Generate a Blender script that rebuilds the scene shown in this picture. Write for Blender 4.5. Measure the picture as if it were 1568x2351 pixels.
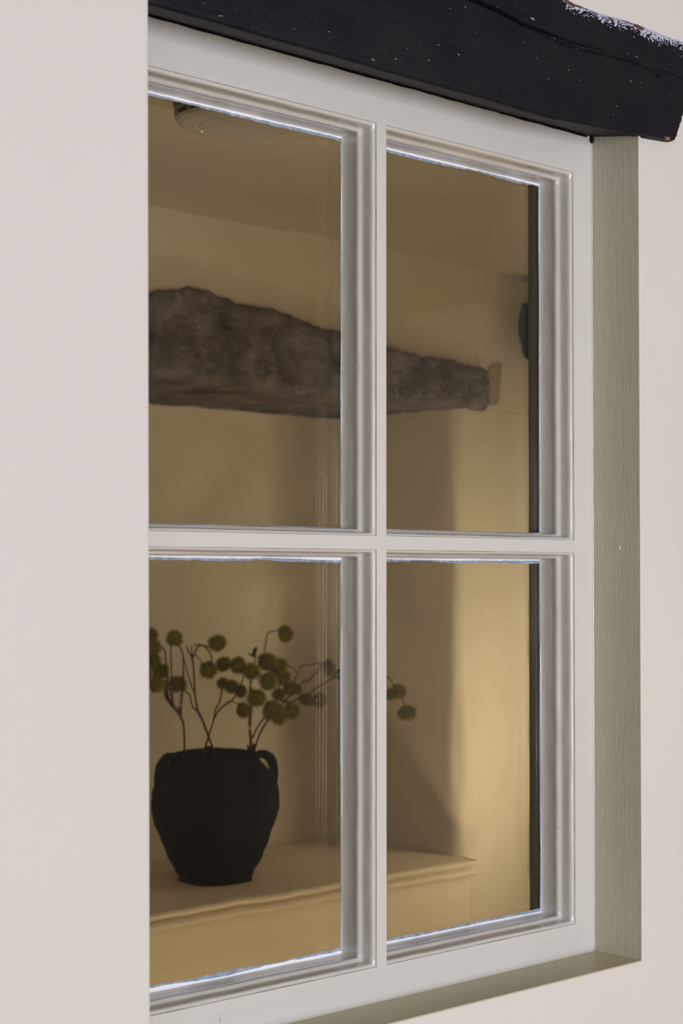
import bpy, bmesh, math, random
from mathutils import Vector, Matrix, noise
random.seed(7)
S = bpy.context.scene
for o in list(bpy.data.objects): bpy.data.objects.remove(o)
C = S.collection
R = math.radians

# ------------------------------------------------------------------ camera
F, SH = 3900.0, 47.42
YAW, PITCH, ROLL = R(42.7618), R(1.44034), R(0.01433)
fw = Vector((math.sin(YAW)*math.cos(PITCH), math.cos(YAW)*math.cos(PITCH), math.sin(PITCH)))
r0 = Vector((math.cos(YAW), -math.sin(YAW), 0)); u0 = r0.cross(fw)
rt = r0*math.cos(ROLL)+u0*math.sin(ROLL); up = -r0*math.sin(ROLL)+u0*math.cos(ROLL)
cd = bpy.data.cameras.new('camera'); cam = bpy.data.objects.new('camera', cd); C.objects.link(cam)
cam.matrix_world = Matrix(((rt.x, up.x, -fw.x, 0), (rt.y, up.y, -fw.y, 0), (rt.z, up.z, -fw.z, 1.5), (0, 0, 0, 1)))
cd.sensor_fit = 'HORIZONTAL'; cd.sensor_width = 24.0; cd.lens = F/1568*24.0
cd.shift_y = SH/1568; cd.clip_start = .05
cd.dof.use_dof = True; cd.dof.focus_distance = 1.80; cd.dof.aperture_fstop = 10.0
S.camera = cam
H = 1.5                                   # eye height; every z below is given from eye level and lifted by H

# ------------------------------------------------------------------ world, lights, exposure
w = bpy.data.worlds.new('world'); S.world = w; w.use_nodes = True
w.node_tree.nodes['Background'].inputs[0].default_value = (.9, .93, 1, 1)
w.node_tree.nodes['Background'].inputs[1].default_value = .12
S.view_settings.view_transform = 'Standard'; S.view_settings.look = 'None'
S.view_settings.gamma = 1; S.view_settings.use_curve_mapping = False
S.view_settings.exposure = 0.0
def area(name, loc, target, sx, sy, power, col):
    d = bpy.data.lights.new(name, 'AREA'); d.shape = 'RECTANGLE'; d.size = sx; d.size_y = sy
    d.energy = power; d.color = col
    o = bpy.data.objects.new(name, d); C.objects.link(o)
    o.location = Vector(loc)+Vector((0, 0, H))
    o.rotation_euler = (Vector(target)-Vector(loc)).to_track_quat('-Z', 'Y').to_euler()
    return o
area('daylight', (.95, -2.7, -.22), (1.2, 1.2, 0), 1.4, 1.2, 96, (1, 1.01, 1.11))
area('left_fill', (-1.3, -1.6, .05), (.95, 1.1, .1), .9, .9, 19, (1, 1, 1.05))  # added unseen fill from the left, lifts the jamb and moulding ridges
area('right_wall_fill', (2.79, 2.10, -.22), (2.45, 2.46, -.10), .10, .85, 2.15, (1, .85, .58))  # added unseen light that brightens the far wall right of the alcove
area('low_lamp', (1.86, 1.74, -1.33), (2.25, 2.6, -.2), .34, .16, 4.3, (1, .83, .54))
area('room_fill', (1.5, 1.6, .2), (2.25, 2.6, .3), .5, .4, 1.7, (1, .86, .60))

# ------------------------------------------------------------------ materials
def mat(name, col, rough=.5, spec=.5, bump=None, var=None, coat=0):
    """bump = list of (scale xyz, noise scale, strength, distance); var = (scale, amount, second colour)"""
    m = bpy.data.materials.new(name); m.use_nodes = True
    nt = m.node_tree; b = nt.nodes['Principled BSDF']
    b.inputs['Base Color'].default_value = (*col, 1); b.inputs['Roughness'].default_value = rough
    b.inputs['Specular IOR Level'].default_value = spec; b.inputs['Coat Weight'].default_value = coat
    tc = nt.nodes.new('ShaderNodeTexCoord')
    prev = None
    for (sc, ns, st, di) in (bump or []):
        mp = nt.nodes.new('ShaderNodeMapping'); mp.inputs['Scale'].default_value = sc
        nt.links.new(tc.outputs['Object'], mp.inputs[0])
        n = nt.nodes.new('ShaderNodeTexNoise'); n.inputs['Scale'].default_value = ns; n.inputs['Detail'].default_value = 4
        nt.links.new(mp.outputs[0], n.inputs['Vector'])
        bp = nt.nodes.new('ShaderNodeBump'); bp.inputs['Strength'].default_value = st; bp.inputs['Distance'].default_value = di
        nt.links.new(n.outputs['Fac'], bp.inputs['Height'])
        if prev: nt.links.new(prev.outputs[0], bp.inputs['Normal'])
        prev = bp
    if prev: nt.links.new(prev.outputs[0], b.inputs['Normal'])
    if var:
        n = nt.nodes.new('ShaderNodeTexNoise'); n.inputs['Scale'].default_value = var[0]; n.inputs['Detail'].default_value = 5
        nt.links.new(tc.outputs['Object'], n.inputs['Vector'])
        rp = nt.nodes.new('ShaderNodeValToRGB'); e = rp.color_ramp.elements
        e[0].position = .3; e[1].position = .72; e[0].color = (*col, 1); e[1].color = (*var[1], 1)
        nt.links.new(n.outputs['Fac'], rp.inputs[0]); nt.links.new(rp.outputs[0], b.inputs['Base Color'])
    return m
def nodes(m): return m.node_tree, m.node_tree.nodes['Principled BSDF']

M = {}
M['wall'] = mat('wall_paint', (.66, .63, .58), .62, .3, [((1, 1, 1), 420, .12, .0006), ((1, 1, 1), 18, .12, .004)], (5, (.68, .65, .60)))
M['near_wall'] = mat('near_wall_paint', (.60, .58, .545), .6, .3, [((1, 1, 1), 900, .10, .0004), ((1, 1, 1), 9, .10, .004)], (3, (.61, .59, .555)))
M['gloss'] = mat('window_satin_paint', (.61, .59, .55), .17, .65, [((1, 1, 1), 60, .16, .0012), ((1, 1, 1), 350, .06, .0004)], (8, (.63, .61, .57)))
M['jamb'] = mat('brushed_reveal_paint', (.53, .50, .39), .38, .5, [((1, 1, .03), 700, .6, .0018), ((1, 1, 1), 25, .15, .002)], (8, (.545, .515, .405)))  # base colour yellowed to carry warm bounce light on the reveal
M['ceiling'] = mat('near_ceiling_paint', (.42, .40, .37), .8, .2)
M['sill'] = mat('brushed_sill_paint', (.48, .44, .28), .42, .45, [((.06, 1, 1), 420, .3, .001), ((1, 1, 1), 25, .15, .002)], (8, (.495, .455, .295)))  # warm floor bounce put into this yellower base colour
M['smear_white'] = mat('white_paint_cut_line', (.86, .86, .90), .35, .5, [((1, 1, 1), 300, .3, .001)])
M['edge_blue'] = mat('bluish_edge_line', (.36, .43, .56), .4, .5, [((1, 1, 1), 300, .3, .001)], (160, (.16, .2, .26)))
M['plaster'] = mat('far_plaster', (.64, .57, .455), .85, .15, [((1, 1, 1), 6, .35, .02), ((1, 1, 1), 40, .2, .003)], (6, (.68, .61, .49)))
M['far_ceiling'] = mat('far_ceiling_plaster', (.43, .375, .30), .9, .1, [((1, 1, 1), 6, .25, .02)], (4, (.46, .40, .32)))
M['shelf'] = mat('shelf_paint', (.66, .56, .43), .5, .35, [((1, 1, 1), 30, .1, .002)], (6, (.68, .58, .45)))
M['vase'] = mat('dark_earthenware', (.0022, .0030, .0068), .8, .05, [((1, 1, 12), 14, .35, .003), ((1, 1, 1), 90, .25, .0015)], (25, (.0045, .0052, .0095)))
M['stem'] = mat('brown_twig', (.045, .026, .012), .8, .2, [((1, 1, .3), 200, .5, .001)])
M['leaf'] = mat('dried_leaf', (.05, .032, .022), .8, .2, [((1, 1, 1), 120, .5, .001)])
M['head'] = mat('olive_seed_head', (.15, .135, .012), .9, .1, None, (60, (.27, .23, .018)))
M['old_timber'] = mat('rough_old_timber', (.062, .057, .062), .85, .15, [((1, 1, 1), 22, .9, .012), ((3, 1, 1), 60, .7, .004)], (16, (.22, .19, .19)))
M['alarm'] = mat('alarm_plastic', (.33, .30, .255), .45, .4)
M['vent'] = mat('dark_vent', (.03, .027, .024), .6, .3)
M['floor'] = mat('floor_boards', (.40, .29, .14), .5, .4, [((1, 12, 1), 8, .3, .002)], (6, (.46, .34, .16)))
M['dirt'] = mat('black_gap_dirt', (.01, .009, .008), .9, .1, [((1, 1, 1), 300, .8, .002)])
M['stop'] = mat('dark_brown_stop', (.11, .09, .06), .4, .4, [((1, 1, .05), 300, .3, .001)])  # stop behind the glass, darker brown than the rest of the frame
m = mat('green_indicator', (.3, .6, 0), .4); nt, b = nodes(m)
b.inputs['Emission Color'].default_value = (.4, .75, 0, 1); b.inputs['Emission Strength'].default_value = .8; M['led'] = m

# black beam: near-black paint with grain, light specks, plaster-smeared top edge and bare wood at the worn end
def beam_material():
    m = mat('black_painted_oak', (.008, .009, .014), .6, .2)
    nt, b = nodes(m); N = nt.nodes.new; L = nt.links.new
    tc = N('ShaderNodeTexCoord')
    def noisen(scale, sc=(1, 1, 1), det=4):
        mp = N('ShaderNodeMapping'); mp.inputs['Scale'].default_value = sc; L(tc.outputs['Object'], mp.inputs[0])
        n = N('ShaderNodeTexNoise'); n.inputs['Scale'].default_value = scale; n.inputs['Detail'].default_value = det
        L(mp.outputs[0], n.inputs['Vector']); return n.outputs['Fac']
    def ramp(src, a, c, ca=(0, 0, 0), cc=(1, 1, 1)):
        r = N('ShaderNodeValToRGB'); e = r.color_ramp.elements
        e[0].position = a; e[1].position = c; e[0].color = (*ca, 1); e[1].color = (*cc, 1)
        L(src, r.inputs[0]); return r.outputs[0]
    def mix(fac, a, bb):
        x = N('ShaderNodeMix'); x.data_type = 'RGBA'; L(fac, x.inputs[0]); L(a, x.inputs[6])
        if isinstance(bb, tuple): x.inputs[7].default_value = (*bb, 1)
        else: L(bb, x.inputs[7])
        return x.outputs[2]
    def math_(op, a, bb):
        x = N('ShaderNodeMath'); x.operation = op; x.use_clamp = False
        for i, v in enumerate((a, bb)):
            if isinstance(v, (int, float)): x.inputs[i].default_value = v
            else: L(v, x.inputs[i])
        return x.outputs[0]
    base = ramp(noisen(14), .35, .7, (.0020, .0026, .0080), (.0080, .0072, .0095))
    base = mix(ramp(noisen(700, (1, 1, 1), 2), .66, .74), base, (.035, .04, .06))
    base = mix(ramp(noisen(260, (.35, 1, 1), 2), .735, .76), base, (.30, .24, .16))
    at = N('ShaderNodeAttribute'); at.attribute_name = 'wear_top'
    sp = math_('ADD', at.outputs['Fac'], math_('MULTIPLY', math_('SUBTRACT', noisen(480, (.6, 1, 1), 8), .5), 2.0))
    sp = math_('ADD', sp, math_('MULTIPLY', math_('SUBTRACT', noisen(40), .5), 1.0))
    base = mix(ramp(sp, .84, 1.02), base, (.50, .50, .64))
    base = mix(ramp(math_('MULTIPLY', at.outputs['Fac'], noisen(85, (.3, 1, 1))), .50, .56), base, (.10, .055, .035))
    a2 = N('ShaderNodeAttribute'); a2.attribute_name = 'wear_wood'
    ww = math_('ADD', a2.outputs['Fac'], math_('MULTIPLY', math_('SUBTRACT', noisen(220, (.5, 1, 1), 6), .5), 1.1))
    base = mix(ramp(ww, .74, .86), base, (.42, .21, .06))
    L(base, b.inputs['Base Color'])
    bp = N('ShaderNodeBump'); bp.inputs['Strength'].default_value = .55; bp.inputs['Distance'].default_value = .002
    L(noisen(90, (.12, 1, 1), 6), bp.inputs['Height'])
    bp2 = N('ShaderNodeBump'); bp2.inputs['Strength'].default_value = .5; bp2.inputs['Distance'].default_value = .0008
    L(noisen(800, (1, 1, 1), 3), bp2.inputs['Height']); L(bp.outputs[0], bp2.inputs['Normal'])
    L(bp2.outputs[0], b.inputs['Normal'])
    return m
M['beam'] = beam_material()

# old window glass: a real 4 mm pane, its room face slightly wavy
def glass(name, wavy):
    m = bpy.data.materials.new(name); m.use_nodes = True; nt = m.node_tree
    nt.nodes.remove(nt.nodes['Principled BSDF'])
    g = nt.nodes.new('ShaderNodeBsdfGlass'); g.inputs['IOR'].default_value = 1.46; g.inputs['Roughness'].default_value = 0
    g.inputs['Color'].default_value = (.93, .92, .88, 1)
    nt.links.new(g.outputs[0], nt.nodes['Material Output'].inputs[0])
    if wavy:
        tc = nt.nodes.new('ShaderNodeTexCoord'); mp = nt.nodes.new('ShaderNodeMapping'); mp.inputs['Scale'].default_value = (1, 1, .35)
        n = nt.nodes.new('ShaderNodeTexNoise'); n.inputs['Scale'].default_value = 26; n.inputs['Detail'].default_value = 1
        bp = nt.nodes.new('ShaderNodeBump'); bp.inputs['Strength'].default_value = 1; bp.inputs['Distance'].default_value = .00022
        nt.links.new(tc.outputs['Object'], mp.inputs[0]); nt.links.new(mp.outputs[0], n.inputs['Vector'])
        nt.links.new(n.outputs['Fac'], bp.inputs['Height']); nt.links.new(bp.outputs[0], g.inputs['Normal'])
    return m
M['glass_front'] = glass('wavy_glass_front', True); M['glass_back'] = glass('glass_back', False)

# ------------------------------------------------------------------ mesh helpers
def obj(name, bm, m, parent=None, smooth=False, mats=None):
    bmesh.ops.recalc_face_normals(bm, faces=bm.faces)
    me = bpy.data.meshes.new(name); bm.to_mesh(me); bm.free()
    for x in (mats or [m]): me.materials.append(x)
    if smooth:
        for p in me.polygons: p.use_smooth = True
    o = bpy.data.objects.new(name, me); C.objects.link(o)
    if parent is not None: o.parent = parent
    else: o.location.z = H
    return o
def empty(name, loc):
    o = bpy.data.objects.new(name, None); C.objects.link(o); o.location = (loc[0], loc[1], loc[2]+H)
    o.empty_display_size = .05; return o
def tag(o, label, cat, group=None, kind=None):
    if label: o['label'] = label
    if cat: o['category'] = cat
    if group: o['group'] = group
    if kind: o['kind'] = kind
    return o
def add_box(bm, a, b):
    vs = [bm.verts.new((x, y, z)) for x in (a[0], b[0]) for y in (a[1], b[1]) for z in (a[2], b[2])]
    for f in ((0, 1, 3, 2), (4, 6, 7, 5), (0, 4, 5, 1), (2, 3, 7, 6), (0, 2, 6, 4), (1, 5, 7, 3)):
        bm.faces.new([vs[i] for i in f])
    return vs
def boxm(a, b, bev=0, seg=2):
    bm = bmesh.new(); add_box(bm, a, b)
    if bev: bmesh.ops.bevel(bm, geom=bm.edges[:], offset=bev, segments=seg, affect='EDGES', profile=.5)
    return bm
def nz(x, y, z, s=1.0): return noise.noise(Vector((x*s, y*s, z*s)))
def px(x, y, Y=None, X=None, Z=None):
    """a point of the real scene (z from eye level) from its bearing and one known plane"""
    d = fw + rt*((x-784)/F) - up*((y-1175.5-SH)/F)
    k = Y/d.y if Y is not None else X/d.x if X is not None else Z/d.z
    return d*k
def local(bm, o):
    """shift geometry so it hangs from an empty at o"""
    bmesh.ops.translate(bm, verts=bm.verts, vec=-Vector(o)); return bm

YF = 1.25          # face of the window frame
YW = 1.182         # face of the wall it is set in
YB = 1.320         # far face of that wall
GL = .0445         # glass behind the frame face

# ------------------------------------------------------------------ structure: near room
def struct(o): o['kind'] = 'structure'; return o
bm = bmesh.new()                               # wall with the window opening
xs = [-2.6, .86, 1.5539, 4.6]; zs = [-1.5, -.4334, .517, 1.0]
def wall_ring(bm, xs, zs, y0, y1, wob=0):
    def v(x, y, z): return bm.verts.new((x, y, z))
    g = {}
    for k, y in ((0, y0), (1, y1)):
        for i, x in enumerate(xs):
            for j, z in enumerate(zs): g[k, i, j] = v(x, y, z)
    for k in (0, 1):
        for i in range(3):
            for j in range(3):
                if (i, j) == (1, 1): continue
                bm.faces.new([g[k, i, j], g[k, i+1, j], g[k, i+1, j+1], g[k, i, j+1]])
    for (a, b_) in (((1, 1), (2, 1)), ((2, 1), (2, 2)), ((2, 2), (1, 2)), ((1, 2), (1, 1)),):
        bm.faces.new([g[0, a[0], a[1]], g[0, b_[0], b_[1]], g[1, b_[0], b_[1]], g[1, a[0], a[1]]])
    for (a, b_) in (((0, 0), (3, 0)), ((3, 0), (3, 3)), ((3, 3), (0, 3)), ((0, 3), (0, 0))):
        ia = range(3)
        for t in ia:
            p = [a[0]+(b_[0]-a[0])*t//3, a[1]+(b_[1]-a[1])*t//3]; q = [a[0]+(b_[0]-a[0])*(t+1)//3, a[1]+(b_[1]-a[1])*(t+1)//3]
            bm.faces.new([g[0, p[0], p[1]], g[0, q[0], q[1]], g[1, q[0], q[1]], g[1, p[0], p[1]]])
wall_ring(bm, xs, zs, YW, YB)
be = [e for e in bm.edges if all(abs(v.co.y-YW) < 1e-6 for v in e.verts) and
      all(.85 < v.co.x < 1.56 and -.44 < v.co.z < .52 for v in e.verts)]
bmesh.ops.bevel(bm, geom=be, offset=.0022, segments=3, affect='EDGES', profile=.5)
struct(obj('wall_right', bm, M['wall']))
# projecting wall that hides the left of the window
bm = boxm((-2.6, 1.08, -1.5), (.7920, YW, 1.0), .0025, 3)
for v in bm.verts:
    if v.co.x > 0: v.co.x += (.40-v.co.z)*.0062      # the old wall leans a little
struct(obj('wall_left', bm, M['near_wall']))
struct(obj('floor', boxm((-2.7, -3.3, -1.6), (4.7, 2.95, -1.5)), M['floor']))
struct(obj('ceiling', boxm((-2.7, -3.3, 1.0), (4.7, YB, 1.1)), M['ceiling']))
struct(obj('wall_back', boxm((-2.7, -3.3, -1.5), (4.7, -3.2, 1.0)), M['wall']))
struct(obj('wall_side', boxm((4.6, -3.2, -1.5), (4.7, YW, 1.0)), M['wall']))
struct(obj('wall_far_side', boxm((-2.7, -3.2, -1.5), (-2.6, YW, 1.0)), M['wall']))

# ------------------------------------------------------------------ the window
win = empty('window_1', (1.21, YF, -.4334)); struct(win)
WO = (1.21, YF, -.4334)
def part(name, bm, m, parent=win, org=WO, **k):
    return obj(name, local(bm, org), m, parent, **k)
X0, X1, X2, X3, X4 = .905, 1.2049, 1.2188, 1.5199, 1.5538
ZA, ZB, ZC, ZD, ZE, ZF = .4656, .0403, .0264, -.3979, -.4333, .5165
DB = .048
part('stile', boxm((.861, YF, ZE), (X0, YF+DB, ZF)), M['gloss'])
part('stile', boxm((X3, YF, ZE), (X4, YF+DB, ZF)), M['gloss'])
part('rail', boxm((X0, YF, ZA), (X3, YF+DB, ZF)), M['gloss'])
part('rail', boxm((X0, YF, ZE), (X3, YF+DB, ZD)), M['gloss'])
bm = boxm((X1, YF, ZD), (X2, YF+DB, ZA)); part('glazing_bar', bm, M['gloss'])
bm = bmesh.new(); add_box(bm, (X0, YF, ZC), (X1, YF+DB, ZB)); add_box(bm, (X2, YF, ZC), (X3, YF+DB, ZB))
part('glazing_bar', bm, M['gloss'])
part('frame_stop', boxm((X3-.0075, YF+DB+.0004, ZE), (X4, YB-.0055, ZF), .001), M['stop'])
# reveal lining: painted boards at the right and along the bottom
part('jamb_lining', boxm((X4-.0002, YW+.0006, ZE), (X4+.004, YF, .52)), M['jamb'])
bm = boxm((.86, YW+.0006, ZE-.004), (X4, YF, ZE+.0004)); part('window_sill', bm, M['sill'])
# raised paint bead in the corner between frame and lining
def tube(bm, pts, rad, seg=6, cap=True, taper=None):
    rings = []
    n = len(pts)
    for i, p in enumerate(pts):
        p = Vector(p)
        t = (Vector(pts[min(i+1, n-1)])-Vector(pts[max(i-1, 0)])).normalized()
        a = t.orthogonal().normalized() if abs(t.z) > .999 else t.cross(Vector((0, 0, 1))).normalized()
        b_ = t.cross(a)
        rr = rad(i/(n-1)) if callable(rad) else rad
        rings.append([bm.verts.new(p+(a*math.cos(2*math.pi*k/seg)+b_*math.sin(2*math.pi*k/seg))*rr) for k in range(seg)])
    for A, B in zip(rings, rings[1:]):
        for k in range(seg): bm.faces.new([A[k], A[(k+1) % seg], B[(k+1) % seg], B[k]])
    if cap:
        bm.faces.new(rings[0][::-1]); bm.faces.new(rings[-1])
bm = bmesh.new()
tube(bm, [(X4-.0002+nz(0, 3, z, 20)*.0003, YF, z) for z in [ZE+i*(.95/120) for i in range(121)]], lambda t: .0012+.0006*nz(t*60, 0, 0), 8)
tube(bm, [(.87+i*(X4-.87)/90, YF, ZE+.0004+nz(i*.3, 5, 0)*.0003) for i in range(91)], .0011, 8)
part('paint_bead', bm, M['gloss'], smooth=True)

PROF = [(0, 0), (.15, 1.4), (.5, 2.2), (1.5, 2.7), (2.5, 3.5), (3.1, 4.8), (3.4, 6.6), (3.5, 9), (3.7, 13), (4.0, 16.0),
        (4.5, 17.2), (6.3, 19.0), (7.0, 20.2), (7.3, 22), (7.1, 24.0), (6.5, 26), (6.2, 31), (6.3, 36), (6.7, 39.5), (7.2, 41.6), (7.8, 43.2), (8.3, 44.4), (8.3, 46)]
def ring_pts(xa, xb, za, zb, w, t, n, seed):
    out = []
    cs = [(xa+w, za+w), (xb-w, za+w), (xb-w, zb-w), (xa+w, zb-w)]
    for s in range(4):
        a, b_ = cs[s], cs[(s+1) % 4]
        for i in range(n):
            u = i/n; x = a[0]+(b_[0]-a[0])*u; z = a[1]+(b_[1]-a[1])*u
            fade = min(1, 6*min(u, 1-u))
            j = (nz(x*24+seed, t*90, z*24)*.00055+nz(x*95+seed, t*60, z*95)*.00022)*fade
            k = nz(x*40+seed, 9+t*50, z*40)*.0003*fade
            nx, nzv = (0, 1) if s in (0, 2) else (1, 0)
            out.append((x+nx*j, YF+t+(k if t > .0005 and t < .043 else 0), z+nzv*j))
    return out
openings = [(X0, X1, ZB, ZA), (X2, X3, ZB, ZA), (X0, X1, ZD, ZC), (X2, X3, ZD, ZC)]
for q, (xa, xb, za, zb) in enumerate(openings):
    bm = bmesh.new(); n = 56; rings = []
    for (wd, t) in PROF:
        rings.append([bm.verts.new(p) for p in ring_pts(xa, xb, za, zb, wd/1000, t/1000, n, q*7.3)])
    for A, B in zip(rings, rings[1:]):
        for i in range(4*n): bm.faces.new([A[i], A[(i+1) % (4*n)], B[(i+1) % (4*n)], B[i]])
    o = part('moulding', bm, M['gloss'])
    me = o.data
    for p in me.polygons: p.use_smooth = True
    for e in me.edges: pass
    # pane of real glass
    yg = YF+GL; e = .0045
    bm = bmesh.new(); vs = add_box(bm, (xa+e, yg, za+e), (xb-e, yg+.004, zb-e))
    bm.faces.ensure_lookup_table()
    bmesh.ops.recalc_face_normals(bm, faces=bm.faces)
    for f in bm.faces: f.material_index = 0 if f.normal.y < -.5 else 1
    part('pane', bm, None, mats=[M['glass_front'], M['glass_back']])
    # ragged white paint cut lines on the glass, edged by bluish lines
    for kind, w0, w1, yy in (('white', .0078, (.0010, .0013), .0008), ('blue', .0078, (.0021, .0022), .0004)):
        bm = bmesh.new(); inner = []; outer = []
        cs = [(xa, za), (xb, za), (xb, zb), (xa, zb)]; n2 = 150
        for s in range(4):
            a, b_ = cs[s], cs[(s+1) % 4]
            sgn = ((0, 1), (-1, 0), (0, -1), (1, 0))[s]
            big = {0: 1.7, 1: .55, 2: 1.35, 3: .5}[s] if q != 2 or s != 0 else 2.3
            if s == 0 and q < 2: big = .55
            if s == 0 and kind == 'blue': big *= .8
            L_ = abs(b_[0]-a[0])+abs(b_[1]-a[1])
            ii, oo = [], []
            for i in range(n2+1):
                u = i/n2; w_ = .0075
                u0_, u1_ = w_/L_, 1-w_/L_
                uu = u0_+(u1_-u0_)*u
                x = a[0]+(b_[0]-a[0])*uu; z = a[1]+(b_[1]-a[1])*uu
                v1 = w1[0]+w1[1]*(.5+.9*nz(x*14+q*3+s, 3*len(kind), z*14)+.25*nz(x*90+q, 5, z*90)+.18*nz(x*400, 5, z*400))
                v1 = max(.0002, v1*big)
                ii.append(bm.verts.new((x+sgn[0]*w_, yg-yy, z+sgn[1]*w_)))
                oo.append(bm.verts.new((x+sgn[0]*(w_+v1), yg-yy+.0003, z+sgn[1]*(w_+v1))))
            for i in range(n2): bm.faces.new([ii[i], ii[i+1], oo[i+1], oo[i]])
        part('glass_edge_line', bm, M['smear_white' if kind == 'white' else 'edge_blue'])
# small paint nodules and a filled screw dent
def blob(bm, c, r, sq=(1, 1, 1), sub=2):
    res = bmesh.ops.create_icosphere(bm, subdivisions=sub, radius=1)
    for v in res['verts']: v.co = Vector((v.co.x*r*sq[0], v.co.y*r*sq[1], v.co.z*r*sq[2]))+Vector(c)
bm = bmesh.new()
p = px(1422, 1257, X=X4); blob(bm, p, .0022, (.5, .8, 1.5))
for (x, y) in ((1400, 700), (1385, 900), (1440, 1650), (1402, 1960)): blob(bm, px(x, y, X=X4), .0009, (.5, 1, 1.4), 1)
for (x, y) in ((826, 843), (824, 766), (858, 560), (822, 1330), (1286, 1900), (1312, 545), (1318, 1780)): 
    q = px(x, y, Y=YF+.014 if x in (826, 824, 822, 1286) else YF+.003); blob(bm, q, .0012, (.8, .8, 1.2), 2)
part('paint_nodule', bm, M['gloss'], smooth=True)
bm = bmesh.new()
c = px(510, 2338, Y=YF)
tube(bm, [c+Vector((math.cos(a)*.0032, -.0001, math.sin(a)*.0036)) for a in [R(60+i*24) for i in range(11)]], lambda t: .0009*math.sin(math.pi*min(max(t, .08), .92)), 8)
c = px(876, 2275, Y=YF); blob(bm, c, .0028, (1, .12, 1))
part('filled_screw_hole', bm, M['gloss'], smooth=True)

# ------------------------------------------------------------------ black beam over the window
def interp(pts, x):
    for (a, ya), (b_, yb) in zip(pts, pts[1:]):
        if x <= b_: return ya+(yb-ya)*max(0, (x-a))/(b_-a)
    return pts[-1][1]
YBM = 1.168
crack = [px(x, y, Y=YBM) for x, y in ((900, -70), (1010, -30), (1090, 0), (1140, 22), (1200, 55), (1262, 78), (1310, 98), (1370, 112), (1440, 132), (1476, 142), (1500, 156), (1568, 178))]
crack = [(p.x, p.z) for p in crack]
crack2 = [(p.x, p.z) for p in [px(x, y, Y=YBM) for x, y in ((1230, 72), (1290, 100), (1330, 112), (1400, 130), (1470, 148), (1520, 178))]]
def beam_bottom(x): return .4885+.0012*nz(x, 0, 0, 9)+.0006*nz(x, 0, 0, 60)+max(0, x-1.40)*.065
def beam_top(x): return .621+.0022*nz(x, 7, 0, 14)+.0009*nz(x, 7, 0, 90)+max(0, 1.42-x)*.08
bm = bmesh.new()
lay_t = bm.verts.layers.float.new('wear_top'); lay_w = bm.verts.layers.float.new('wear_wood')
NX, NZ = 470, 130
grid = []
for i in range(NX+1):
    u = i/NX; row = []
    for j in range(NZ+1):
        v = j/NZ
        # the sawn end leans outwards towards the top
        xe = 1.607+.026*min(1, v*2.2)+.0015*nz(0, v*9, 0, 3)+.0008*nz(2, v*60, 0)
        x = .788+(xe-.788)*u
        zb_, zt_ = beam_bottom(x), beam_top(x)
        z = zb_+(zt_-zb_)*v
        y = YBM+.0015*nz(x*2.2, 0, z*9)+.0006*nz(x*14, 0, z*70)+.00025*nz(x*30, 1, z*400)
        for cr, dep, wd in ((crack, .016, .0024), (crack2, .006, .0011)):
            if cr[0][0] <= x <= cr[-1][0]:
                zc = interp(cr, x)+.0007*nz(x, 0, 5, 90); taper = max(.18, 1-(x-cr[0][0])/.42)
                if cr is crack2: taper = .8
                if .54+0 and cr is crack and 1.548 < x < 1.556: taper = 0
                g_ = math.exp(-((z-zc)/(wd*taper+.0002))**2) if taper > 0 else 0
                y += dep*taper*g_
        # rounded worn arrises
        eb = min(1, (z-zb_)/.006); et = min(1, (zt_-z)/.008); ee = min(1, (xe-x)/.006)
        for q_, a_ in ((eb, .003), (et, .005), (ee, .004)): y += a_*(1-math.sqrt(max(0, 1-(1-q_)**2)))
        vv = bm.verts.new((x, y, z))
        vv[lay_t] = max(0, 1-(zt_-z)/.030)*(.35+.65*min(1, max(0, (x-1.36)/.06)))*1.18 if zt_-z < .030 else 0
        if xe-x < .004: vv[lay_t] = max(vv[lay_t], .55)
        d_ = math.hypot((x-1.592)/2.6, (z-zb_)); vv[lay_w] = max(0, 1-d_/.0105)
        row.append(vv)
    grid.append(row)
for i in range(NX):
    for j in range(NZ): bm.faces.new([grid[i][j], grid[i+1][j], grid[i+1][j+1], grid[i][j+1]])
# soffit rising to the frame, top and end
def strip(edge, fn, steps):
    prev = edge
    for s in range(1, steps+1):
        cur = []
        for v in edge:
            nv = bm.verts.new(fn(v.co, s/steps)); cur.append(nv)
        for a in range(len(edge)-1): bm.faces.new([prev[a], prev[a+1], cur[a+1], cur[a]])
        prev = cur
strip([g_[0] for g_ in grid], lambda c, s: (c.x, c.y+(YF+.03-c.y)*s, (c.z+(.5125-c.z)*min(1, s*1.37)+.0012*nz(c.x*7, s*9, 0)*(s > 0)) if c.x < 1.5575 else c.z), 12)
strip([g_[-1] for g_ in grid], lambda c, s: (c.x, c.y+(YF+.03-c.y)*s, c.z), 2)
strip(grid[-1], lambda c, s: (c.x, c.y+(YF+.03-c.y)*s, c.z), 3)
bmesh.ops.recalc_face_normals(bm, faces=bm.faces)
bl = obj('timber_beam', bm, M['beam'], smooth=True)
tag(bl, 'black painted oak beam with worn plastered edge above the window', 'beam')
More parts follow.
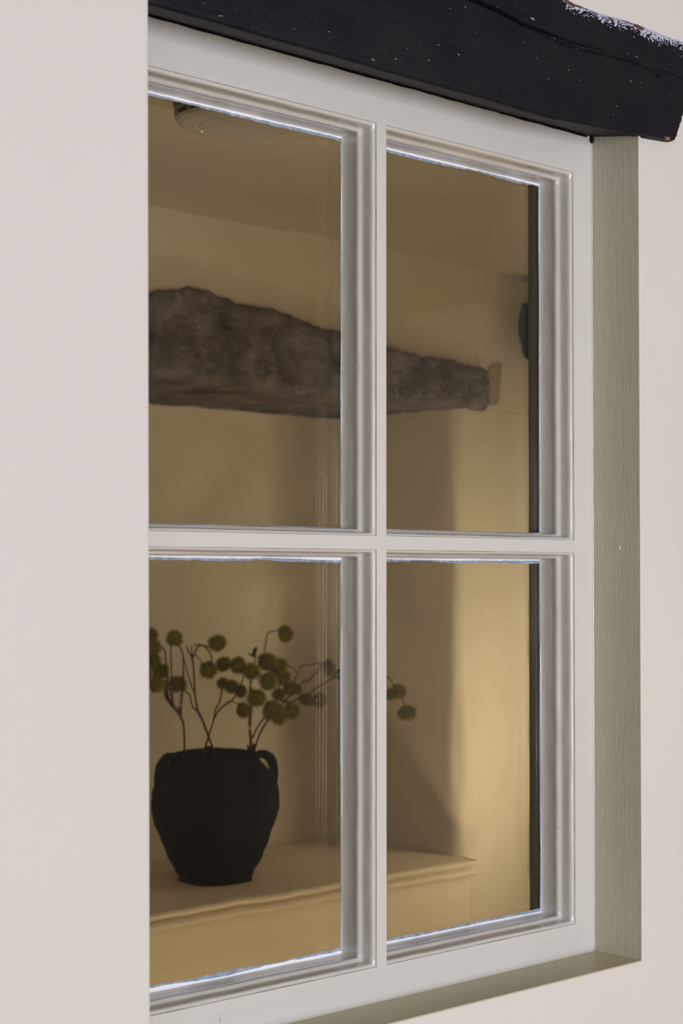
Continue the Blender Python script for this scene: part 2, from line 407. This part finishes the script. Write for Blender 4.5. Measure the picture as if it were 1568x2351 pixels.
# plaster lip torn along the beam's top edge and end, and black filler in the gap under it, with corner dirt
bm = bmesh.new()
for (pts, rad) in (([(1.30+i*.0034, YW-.001+.0015*nz(i, 2, 0, .3), beam_top(1.30+i*.0034)+.0015+.0016*nz(i*.2, 0, 3)) for i in range(98)], .0032),
                   ([(1.6335+.0015*nz(i*.5, 0, 0)-.026*max(0, 1-i/18), YW, .504+i*.0029) for i in range(42)], .0022)):
    tube(bm, pts, lambda t: rad*(1+.6*nz(t*34, 2, 0)), 7)
o = obj('plaster_lip', bm, mat('torn_plaster', (.70, .69, .80), .7, .3, [((1, 1, 1), 300, .7, .002)], (120, (.62, .57, .5))), bl, smooth=True)
bm = bmesh.new()
tube(bm, [(.86+i*(X4-.87)/70, YF-.0004, .5113+.0010*nz(i*.4, 0, 0)) for i in range(71)], lambda t: .0013+.0010*abs(nz(t*40, 1, 0)), 6)
blob(bm, (X4-.0015, YF-.0015, .5085), .0030, (1, .8, 1.5))
obj('dark_gap_filler', bm, M['dirt'], bl, smooth=True)

# ------------------------------------------------------------------ far room shell
CE = .678
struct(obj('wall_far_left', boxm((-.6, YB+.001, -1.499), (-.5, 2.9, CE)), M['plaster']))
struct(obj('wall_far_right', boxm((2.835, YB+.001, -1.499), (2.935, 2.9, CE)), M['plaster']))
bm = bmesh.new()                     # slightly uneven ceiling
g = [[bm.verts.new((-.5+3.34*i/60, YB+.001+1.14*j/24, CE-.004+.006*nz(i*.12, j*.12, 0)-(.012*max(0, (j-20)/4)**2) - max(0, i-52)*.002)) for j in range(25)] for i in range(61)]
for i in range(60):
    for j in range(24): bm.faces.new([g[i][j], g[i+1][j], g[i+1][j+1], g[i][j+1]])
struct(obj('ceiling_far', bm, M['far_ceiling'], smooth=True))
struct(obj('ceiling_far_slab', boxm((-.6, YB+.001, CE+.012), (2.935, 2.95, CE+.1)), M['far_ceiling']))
AX0, AX1, YA, YV = 1.28, 2.597, 2.83, 2.457      # alcove sides, its back, the wall face
SOF = .353
bm = bmesh.new()
plan = [(-.5, YV), (AX0-.03, YV), (AX0-.008, YV+.008), (AX0, YV+.03), (AX0, YA-.02), (AX0+.02, YA)]
plan += [(AX0+.02+(AX1-AX0-.06)*i/30, YA) for i in range(1, 31)]
plan += [(AX1-.012, YA-.010), (AX1, YA-.04), (AX1, YV+.2), (AX1, YV+.08)]
for i in range(0, 7):
    a = R(180+i*15); plan.append((AX1+.034+math.cos(a)*.034, YV+.034+math.sin(a)*.034))
plan += [(AX1+.12, YV), (2.834, YV)]
NZ2 = 60; cols = []
for (x, y) in plan:
    col = []
    for j in range(NZ2+1):
        z = -1.499+(SOF+1.499)*j/NZ2
        col.append(bm.verts.new((x+.004*nz(x*2, y*3, z*3), y+.004*nz(x*3+4, y*3, z*3)*(1 if x < 2.83 else 0), z)))
    cols.append(col)
for a, b_ in zip(cols, cols[1:]):
    for j in range(NZ2): bm.faces.new([a[j], b_[j], b_[j+1], a[j+1]])
# wall above the lintel
tx = [-.5+3.334*i/50 for i in range(51)]
gg = [[bm.verts.new((x, YV+.005*nz(x*3, 1, z*4), z)) for z in [SOF+(.345*j/14) for j in range(15)]] for x in tx]
for i in range(50):
    for j in range(14): bm.faces.new([gg[i][j], gg[i+1][j], gg[i+1][j+1], gg[i][j+1]])
add_box(bm, (AX0, YV+.012, SOF+.004), (AX1, YA+.05, SOF+.05))
struct(obj('wall_far', bm, M['plaster'], smooth=True))

# lintel over the alcove
top = [(300, 676), (340, 672), (400, 665), (450, 660), (480, 665), (520, 685), (560, 697), (600, 705), (650, 712), (700, 735), (740, 752), (780, 757), (886, 797), (960, 818), (1040, 825), (1080, 838), (1122, 842)]
YL = 2.432
tp = [(p.x, p.z) for p in [px(x, y, Y=YL) for x, y in top]]
tp = [(1.15, tp[0][1]-.02), (1.4, tp[0][1]-.01)]+tp
xr = tp[-1][0]
bm = bmesh.new(); NXL, NZL = 420, 60; G = []
for i in range(NXL+1):
    x = 1.4+(xr-1.4)*i/NXL; row = []
    zt_ = interp(tp, x)+.004*nz(x*45, 0, 0)+.0035*max(0, nz(x*160, 4, 0)); zb_ = SOF-.001+.004*nz(x*14, 8, 0)+.003*nz(x*55, 8, 0)+.002*nz(x*150, 2, 0)
    for j in range(NZL+1):
        v = j/NZL; z = zb_+(zt_-zb_)*v; xx = x
        if i == NXL: xx = x+.003*nz(0, 0, v*9)
        y = YL-.002+.012*nz(x*7, 0, z*12)+.008*nz(x*22, 3, z*20)+.010*abs(nz(x*34+z*8, 3, z*22))-.006*abs(nz(x*70, 9, z*14))+.004*nz(x*150, 3, z*110)
        dd = ((x-2.12)/.05)**2+((z-.415)/.05)**2
        y += .022*math.exp(-dd*1.2)
        y += .010*(1-math.sqrt(max(0, 1-(1-min(1, (zt_-z)/.02))**2)))+.012*(1-math.sqrt(max(0, 1-(1-min(1, (z-zb_)/.02))**2)))
        row.append(bm.verts.new((xx, y, z)))
    G.append(row)
for i in range(NXL):
    for j in range(NZL): bm.faces.new([G[i][j], G[i+1][j], G[i+1][j+1], G[i][j+1]])
def strip2(edge, fn, steps):
    prev = edge
    for s in range(1, steps+1):
        cur = [bm.verts.new(fn(v.co, s/steps)) for v in edge]
        for a in range(len(edge)-1): bm.faces.new([prev[a], prev[a+1], cur[a+1], cur[a]])
        prev = cur
strip2([r_[0] for r_ in G], lambda c, s: (c.x, c.y+(2.80-c.y)*s, c.z+.003*nz(c.x*12, s*5, 0)), 12)
strip2([r_[-1] for r_ in G], lambda c, s: (c.x, c.y+.12*s, c.z), 3)
strip2(G[-1], lambda c, s: (c.x, c.y+.12*s, c.z), 3)
ln = obj('timber_lintel', bm, M['old_timber'], smooth=True)
tag(ln, 'rough dark brown timber lintel across the alcove seen through the glass', 'beam')
# chipped plaster hollow at the lintel's right end
bm = bmesh.new(); a = px(1124, 842, Y=YV-.004); b_ = px(1150, 838, Y=YV-.004); c_ = px(1140, 930, Y=YV-.004); d_ = px(1124, 932, Y=YV-.004)
q = [a, b_, c_, d_]; f0 = [bm.verts.new(v) for v in q]; f1 = [bm.verts.new(v+Vector((0, .02, 0))) for v in q]
bm.faces.new(f0); bm.faces.new(f1)
for i in range(4): bm.faces.new([f0[i], f0[(i+1) % 4], f1[(i+1) % 4], f1[i]])
obj('packing_wedge', bm, mat('dusty_packing', (.36, .31, .21), .9, .1, [((1, 1, 1), 60, .5, .004)]), ln)

# dark timber end at the corner of the far room
bm = bmesh.new()
base = [px(x, y, Y=2.40) for x, y in ((1197, 698), (1190, 740), (1186, 765), (1196, 790), (1200, 812), (1216, 830), (1250, 840), (1290, 835), (1290, 690), (1240, 694))]
f0 = [bm.verts.new(v) for v in base]; f1 = [bm.verts.new(v+Vector((.085, .050, 0))) for v in base]
bm.faces.new(f0); bm.faces.new(f1[::-1])
for i in range(len(base)): bm.faces.new([f0[i], f0[(i+1) % len(base)], f1[(i+1) % len(base)], f1[i]])
bmesh.ops.subdivide_edges(bm, edges=bm.edges[:], cuts=2, use_grid_fill=True)
for v in bm.verts: v.co += Vector((nz(v.co.x*40, v.co.y*40, v.co.z*40)*.004, nz(v.co.x*30, 4, v.co.z*30)*.004, 0))
tag(obj('timber_stub', bm, mat('blackened_timber', (.012, .012, .015), .8, .15, [((1, 1, 1), 40, .6, .006)])), 'short blackened timber end sticking out in the far corner beyond the right pane', 'beam')

# ------------------------------------------------------------------ boxed shelf in the alcove
SHX1 = 2.604; SHT = -.587
cab = empty('alcove_cupboard', (1.95, 2.43, -1.5))
tag(cab, 'cream painted boxed-in shelf with moulded front edge filling the alcove', 'shelf')
CO = (1.95, 2.43, -1.5)
prof = [(2.402, SHT), (2.3985, SHT-.0015), (2.3965, SHT-.005), (2.398, SHT-.009), (2.403, SHT-.011), (2.409, SHT-.0125), (2.4105, SHT-.016), (2.408, SHT-.0195), (2.4035, SHT-.022), (2.4015, SHT-.026), (2.403, SHT-.0295), (2.4085, SHT-.0315), (2.413, SHT-.0315), (2.4165, SHT-.0315)]
bm = bmesh.new(); NS = 120; rr = []
for i in range(NS+1):
    x = AX0-.02+(SHX1-AX0+.02)*i/NS; rr.append([bm.verts.new((x, y+.0012*nz(x*14, k*.2, 0), z+.0016*nz(x*12, 0, 2))) for k, (y, z) in enumerate(prof)])
for a, b_ in zip(rr, rr[1:]):
    for k in range(len(prof)-1): bm.faces.new([a[k], b_[k], b_[k+1], a[k+1]])
bm.faces.new(rr[-1]+[bm.verts.new((SHX1, 2.45, SHT-.03)), bm.verts.new((SHX1, 2.45, SHT))])
part('edge_moulding', bm, M['shelf'], cab, CO, smooth=False)
bm = boxm((AX0+.002, 2.4115, SHT-.022), (AX1-.003, YA-.004, SHT)); part('shelf_top', bm, M['shelf'], cab, CO)
bm = boxm((AX0+.002, 2.416, -1.499), (2.600, 2.452, SHT-.026), .0015); part('front_panel', bm, M['shelf'], cab, CO)

# ------------------------------------------------------------------ vase
VC = px(495.5, 1400, Y=2.585); VX, VY = VC.x, 2.585
VO = (VX, VY, SHT)
vp = [(0, 0), (.066, 0), (.0705, .003), (.072, .008), (.080, .026), (.0885, .046), (.098, .068), (.106, .088), (.1135, .109), (.1195, .130), (.1225, .151), (.1222, .172), (.1175, .194), (.109, .212), (.0985, .230), (.090, .2445), (.0855, .2525), (.0865, .2575), (.085, .2605), (.0815, .2600), (.079, .256), (.080, .246), (.092, .225), (.110, .190), (.112, .150), (.090, .07), (.06, .012), (0, .010)]
vp = [(r_, z*.938) for r_, z in vp]
def catmull(pts, n):
    out = []
    for i in range(len(pts)-1):
        p0, p1, p2, p3 = pts[max(i-1, 0)], pts[i], pts[i+1], pts[min(i+2, len(pts)-1)]
        for k in range(n):
            t = k/n
            out.append(tuple(.5*((2*p1[d])+(-p0[d]+p2[d])*t+(2*p0[d]-5*p1[d]+4*p2[d]-p3[d])*t*t+(-p0[d]+3*p1[d]-3*p2[d]+p3[d])*t**3) for d in range(len(p1))))
    out.append(tuple(pts[-1])); return out
vz = empty('vase', VO); tag(vz, 'black earthenware vase with lug handles standing on the boxed shelf', 'vase')
bm = bmesh.new(); rings = []; seg = 72
cp = catmull(vp, 3)
for k, (r_, z) in enumerate(cp):
    if r_ < 1e-4:
        rings.append([bm.verts.new((0, 0, z))]); continue
    gr = .0007*math.sin(z*430)+.0006*math.sin(z*190) if .02 < z < .245 and k < len(cp)*.6 else 0
    rings.append([bm.verts.new(((r_+gr+.0016*nz(math.cos(a)*2, math.sin(a)*2, z*9))*math.cos(a), (r_+gr+.0016*nz(math.cos(a)*2, math.sin(a)*2, z*9))*math.sin(a), max(0, z+(.0012*nz(math.cos(a)*2, 5, math.sin(a)*2) if z > .2 else 0)))) for a in [2*math.pi*s/seg for s in range(seg)]])
for A, B in zip(rings, rings[1:]):
    for s in range(seg):
        s2 = (s+1) % seg
        if len(A) == 1 and len(B) > 1: bm.faces.new([A[0], B[s], B[s2]])
        elif len(B) == 1 and len(A) > 1: bm.faces.new([A[s], A[s2], B[0]])
        elif len(A) > 1: bm.faces.new([A[s], A[s2], B[s2], B[s]])
obj('vase_body', bm, M['vase'], vz, smooth=True)
def lug(ang):
    bm = bmesh.new(); rings = []
    path = catmull([(.082, .252), (.091, .2555), (.100, .252), (.1075, .240), (.1115, .226), (.1125, .208), (.1100, .196)], 4); path = [(r_, z*.938) for r_, z in path]
    ca, sa = math.cos(ang), math.sin(ang)
    for i, (r_, z) in enumerate(path):
        j0, j1 = path[max(i-1, 0)], path[min(i+1, len(path)-1)]
        t = Vector((j1[0]-j0[0], j1[1]-j0[1])).normalized(); nrm = Vector((-t.y, t.x))
        hw, ht = .0135, .0085
        ring = []
        for k in range(12):
            a = 2*math.pi*k/12; lat = hw*math.cos(a); th = ht*math.sin(a)*1.0
            rr_ = r_+nrm.x*th; zz = z+nrm.y*th
            ring.append(bm.verts.new((rr_*ca-lat*sa, rr_*sa+lat*ca, zz)))
        rings.append(ring)
    for A, B in zip(rings, rings[1:]):
        for k in range(12): bm.faces.new([A[k], A[(k+1) % 12], B[(k+1) % 12], B[k]])
    bm.faces.new(rings[0]); bm.faces.new(rings[-1])
    return bm
view = math.atan2(-VY, -VX)
for dg in (44, 101, -74, 190):
    obj('lug_handle', lug(view+R(dg)), M['vase'], vz, smooth=True)

# ------------------------------------------------------------------ branches with seed heads
def Z5(x, y): return (340+x/4.356, 1400+y/4.356)
def Z6(x, y): return (640+x/4.356, 1400+y/4.356)
def head_mesh(seed, R_=.0195):
    random.seed(seed); bm = bmesh.new()
    res = bmesh.ops.create_icosphere(bm, subdivisions=2, radius=R_*.68)
    for v in res['verts']: v.co *= 1+random.uniform(-.06, .06)
    for i in range(330):
        zz = 1-2*(i+.5)/330; a = i*2.39996+random.uniform(-.15, .15); rr_ = math.sqrt(1-zz*zz)
        d = (Vector((rr_*math.cos(a), rr_*math.sin(a), zz))+Vector([random.uniform(-.1, .1) for _ in range(3)])).normalized()
        o1 = d.orthogonal().normalized(); o2 = d.cross(o1)
        b0 = d*R_*.62; tip = d*R_*random.uniform(.92, 1.24)
        vs = [bm.verts.new(b0+(o1*math.cos(t)+o2*math.sin(t))*R_*.075) for t in (0, 2.09, 4.19)]; tv = bm.verts.new(tip)
        for k in range(3): bm.faces.new([vs[k], vs[(k+1) % 3], tv])
    me = bpy.data.meshes.new('seed_head'); bmesh.ops.recalc_face_normals(bm, faces=bm.faces); bm.to_mesh(me); bm.free()
    me.materials.append(M['head']); return me
heads = [head_mesh(s) for s in (1, 2, 3)]
YS = 2.59
def spray(name, label, stems, hs, leaves=()):
    root_p = None
    root = None; org = None
    for si, (pts, r_a, r_b) in enumerate(stems):
        wp = [px(*p[:2], Y=YS+(p[2] if len(p) > 2 else 0)) for p in pts]
        if root is None:
            org = tuple(wp[0]); root = empty(name, org)
            tag(root, label, 'branch', 'seed-head branches in the black vase')
        sm = catmull([tuple(v) for v in wp], 5)
        sm = [(x+.0012*nz(x*60, y, z*60), y, z+.0008*nz(x*70, 3, z*70)) for x, y, z in sm]
        bm = bmesh.new(); tube(bm, sm, lambda t: (r_a+(r_b-r_a)*t)*(1+.22*nz(t*30, si, 0)), 7)
        obj('stem' if si == 0 else 'twig', local(bm, org), M['stem'], root, smooth=True)
    for i, h in enumerate(hs):
        x, y, rr_ = h[:3]; dy = h[3] if len(h) > 3 else 0
        o = bpy.data.objects.new('seed_head', heads[i % 3]); C.objects.link(o); o.parent = root
        o.location = px(x, y, Y=YS+dy)-Vector(org); s = rr_*.000865/4.356/.0195*1.0; o.scale = (s, s, s)
        o.rotation_euler = (i*1.3, i*.7, i*2.1)
    for (pts, wd) in leaves:
        wp = [px(*p, Y=YS-.01) for p in pts]; bm = bmesh.new(); L0 = []
        for i, p_ in enumerate(catmull([tuple(v) for v in wp], 3)):
            n_ = (len(wp)-1)*3; u = i/n_; ww_ = wd*math.sin(math.pi*min(.97, max(.03, u)))
            L0.append([bm.verts.new((p_[0]-ww_, p_[1]+.003, p_[2])), bm.verts.new((p_[0], p_[1]-.004, p_[2]-.001)), bm.verts.new((p_[0]+ww_, p_[1]+.004, p_[2]))])
        for A, B in zip(L0, L0[1:]):
            for k in (0, 1): bm.faces.new([A[k], A[k+1], B[k+1], B[k]])
        bmesh.ops.solidify(bm, geom=bm.faces[:], thickness=.0012)
        obj('dried_leaf', local(bm, org), M['leaf'], root, smooth=True)
z5 = lambda *l: [(*Z5(a[0], a[1]), *(a[2:])) for a in l]
z6 = lambda *l: [(*Z6(a[0], a[1]), *(a[2:])) for a in l]
def hz5(*l): return [(*Z5(a[0], a[1]), a[2], *(a[3:])) for a in l]
def hz6(*l): return [(*Z6(a[0], a[1]), a[2], *(a[3:])) for a in l]
spray('branch', 'leftmost forked branch in the vase, with olive seed heads and a withered leaf',
      [(z5((365, 1560), (350, 1400), (330, 1150), (300, 1060), (300, 930), (325, 720), (340, 480), (310, 390), (275, 330)), .0026, .0016),
       (z5((300, 1060), (250, 930), (235, 650), (225, 370), (250, 310)), .0018, .0013),
       (z5((250, 930), (190, 720, .01), (175, 500, .01), (165, 400, .01), (60, 330)), .0018, .0013),
       (z5((240, 680), (150, 660), (110, 500), (60, 420)), .0013, .001)],
      hz5((15, 250, 80, .03), (45, 375, 92, -.01), (50, 510, 88, .02), (130, 615, 82, .03), (85, 745, 86, -.02), (262, 285, 82), (-60, 420, 85, .02), (-40, 640, 85, .0)),
      [(z5((175, 700), (190, 850), (240, 940), (290, 1010)), .0062)])
spray('branch', 'long thin branch crossing behind its neighbour, topped by one seed head and bent twigs',
      [(z5((740, 1560, -.03), (690, 1450, -.03), (600, 1290, -.02), (520, 1080), (470, 880), (450, 650), (438, 480), (398, 400), (395, 355)), .0028, .0015),
       (z5((438, 480), (435, 350)), .0014, .001),
       (z5((440, 480), (490, 375), (550, 350), (600, 400), (630, 480), (610, 560)), .0018, .0015),
       (z5((460, 345), (540, 345), (600, 360), (650, 350)), .0013, .0013),
       (z5((460, 440), (510, 490), (560, 560)), .0012, .001),
       (z5((450, 820, .0), (420, 760, .01), (370, 580, .01), (335, 470, .01)), .0015, .0013),
       (z5((490, 1010), (430, 960), (395, 850), (340, 810), (300, 760)), .0018, .0014)],
      hz5((680, 330, 88), (600, 600, 96, .01), (285, 745, 86, .03)))
spray('branch', 'branch leaning right from the vase middle, forking below dark clustered seed heads',
      [(z5((500, 1560, .0), (535, 1430), (590, 1260), (655, 1100), (680, 1000), (730, 910), (750, 780), (760, 700)), .0025, .0014),
       (z5((655, 1100), (740, 980), (850, 880), (900, 780), (940, 700), (950, 620)), .0020, .0014),
       (z5((780, 920), (850, 925), (930, 960)), .0012, .001),
       (z5((600, 610, .01), (720, 560, .01), (850, 560, .01)), .0014, .001)],
      hz5((745, 545, 82, .04), (895, 560, 92, .02), (750, 735, 62, .04), (830, 770, 76, .04), (930, 820, 72, .04), (955, 1005, 84)))
spray('branch', 'thick upright branch at the vase right side carrying the densest seed heads',
      [(z5((1010, 1560, .01), (1025, 1440), (1012, 1200), (1030, 960), (1032, 740), (1060, 640)), .0034, .0018),
       (z5((1032, 1280), (1090, 1170), (1165, 1070), (1240, 1000)), .0022, .0015),
       (z5((1060, 640), (1120, 520), (1155, 420), (1180, 270), (1215, 220), (1290, 205)), .0014, .0012),
       (z5((1060, 640), (1080, 480), (1095, 390)), .0013, .001),
       (z5((1240, 1000), (1300, 800, .01), (1280, 600, .01)), .0014, .001)],
      hz5((1365, 240, 96), (1190, 520, 100), (1030, 615, 92, -.01), (1190, 715, 102, -.02), (1080, 885, 92, -.02), (1235, 1010, 108, -.02), (1300, 1060, 104, -.03), (1310, 560, 92, .02), (1280, 640, 80, .03), (1350, 680, 82, .03), (1300, 850, 78, .03)),
      [(z5((985, 1340), (1000, 1400), (1010, 1450)), .0022), (z5((1055, 1330), (1045, 1400), (1030, 1450)), .0022), (z5((1095, 370), (1085, 410), (1060, 470)), .005), (z5((1010, 430), (1040, 450), (1080, 480)), .003)])
spray('branch', 'branch arching far to the right, its last seed head drooping behind the right-hand pane',
      [(z5((1060, 1540, .02), (1050, 1440, .02), (1160, 1150, .03), (1330, 960, .03))+z6((180, 800), (300, 680), (370, 620), (400, 540)), .0024, .0015),
       (z6((20, 900, .02), (130, 925), (280, 830), (420, 745), (580, 665), (740, 600, -.03), (930, 600, -.07), (1070, 665, -.09), (1150, 745, -.11), (1200, 790, -.12)), .0020, .0013),
       (z6((180, 790), (150, 700), (190, 650), (240, 570), (310, 545), (400, 535), (480, 560)), .0015, .0012),
       (z6((190, 650), (140, 580), (80, 548)), .0012, .001),
       (z6((1215, 830, -.12), (1248, 900, -.13), (1262, 960, -.13)), .0010, .0009)],
      hz6((500, 575, 92, .01), (400, 900, 88), (270, 900, 70, .02), (130, 1015, 92, -.01), (600, 640, 60, .03), (120, 790, 80, .04), (190, 800, 60, .04), (1120, 845, 72, -.11), (1205, 820, 84, -.12), (1285, 1035, 82, -.13)))

# ------------------------------------------------------------------ round ceiling alarm
al = empty('smoke_alarm', (1.475, 1.808, .672)); tag(al, 'round beige smoke alarm with dark vents on the far ceiling', 'smoke alarm')
def lathe(pts, seg=56):
    bm = bmesh.new(); rings = []
    for r_, z in pts:
        rings.append([bm.verts.new((0, 0, z))] if r_ < 1e-5 else [bm.verts.new((r_*math.cos(2*math.pi*s/seg), r_*math.sin(2*math.pi*s/seg), z)) for s in range(seg)])
    for A, B in zip(rings, rings[1:]):
        for s in range(seg):
            s2 = (s+1) % seg
            if len(A) == 1: bm.faces.new([A[0], B[s], B[s2]])
            elif len(B) == 1: bm.faces.new([A[s], A[s2], B[0]])
            else: bm.faces.new([A[s], A[s2], B[s2], B[s]])
    return bm
obj('alarm_body', lathe([(.0, .006), (.088, .006), (.090, -.004), (.089, -.025), (.082, -.0265), (.080, -.027), (.080, -.033), (.0875, -.034), (.0875, -.0375), (.080, -.0385), (.080, -.0445), (.086, -.0455), (.083, -.0495), (.076, -.0530), (.060, -.055), (.056, -.0535), (.053, -.0555), (.030, -.057), (0, -.057)]), M['alarm'], al)
obj('vent_slot', lathe([(.0802, -.0266), (.0842, -.0272), (.0842, -.0328), (.0802, -.0334)]), M['vent'], al)
obj('vent_slot', lathe([(.0802, -.0382), (.0842, -.0388), (.0842, -.0444), (.0802, -.0450)]), M['vent'], al)
bm = bmesh.new()
for k in range(16):
    a = 2*math.pi*k/16; c = Vector((math.cos(a)*.0835, math.sin(a)*.0835, -.044)); t = Vector((-math.sin(a), math.cos(a), 0))*.0016; r_ = Vector((math.cos(a), math.sin(a), 0))*.0028
    vs = [bm.verts.new(c+t*i+r_*j+Vector((0, 0, k2*.009+.009))) for i in (-1, 1) for j in (-1, 1) for k2 in (-1, 1)]
    for f in ((0, 1, 3, 2), (4, 6, 7, 5), (0, 4, 5, 1), (2, 3, 7, 6), (0, 2, 6, 4), (1, 5, 7, 3)): bm.faces.new([vs[i] for i in f])
obj('vent_rib', bm, M['alarm'], al)
bm = bmesh.new(); p = px(460, 302, Z=.672-.0555)-Vector((1.475, 1.808, .672)); blob(bm, p, .0016)
obj('indicator_light', bm, M['led'], al, smooth=True)
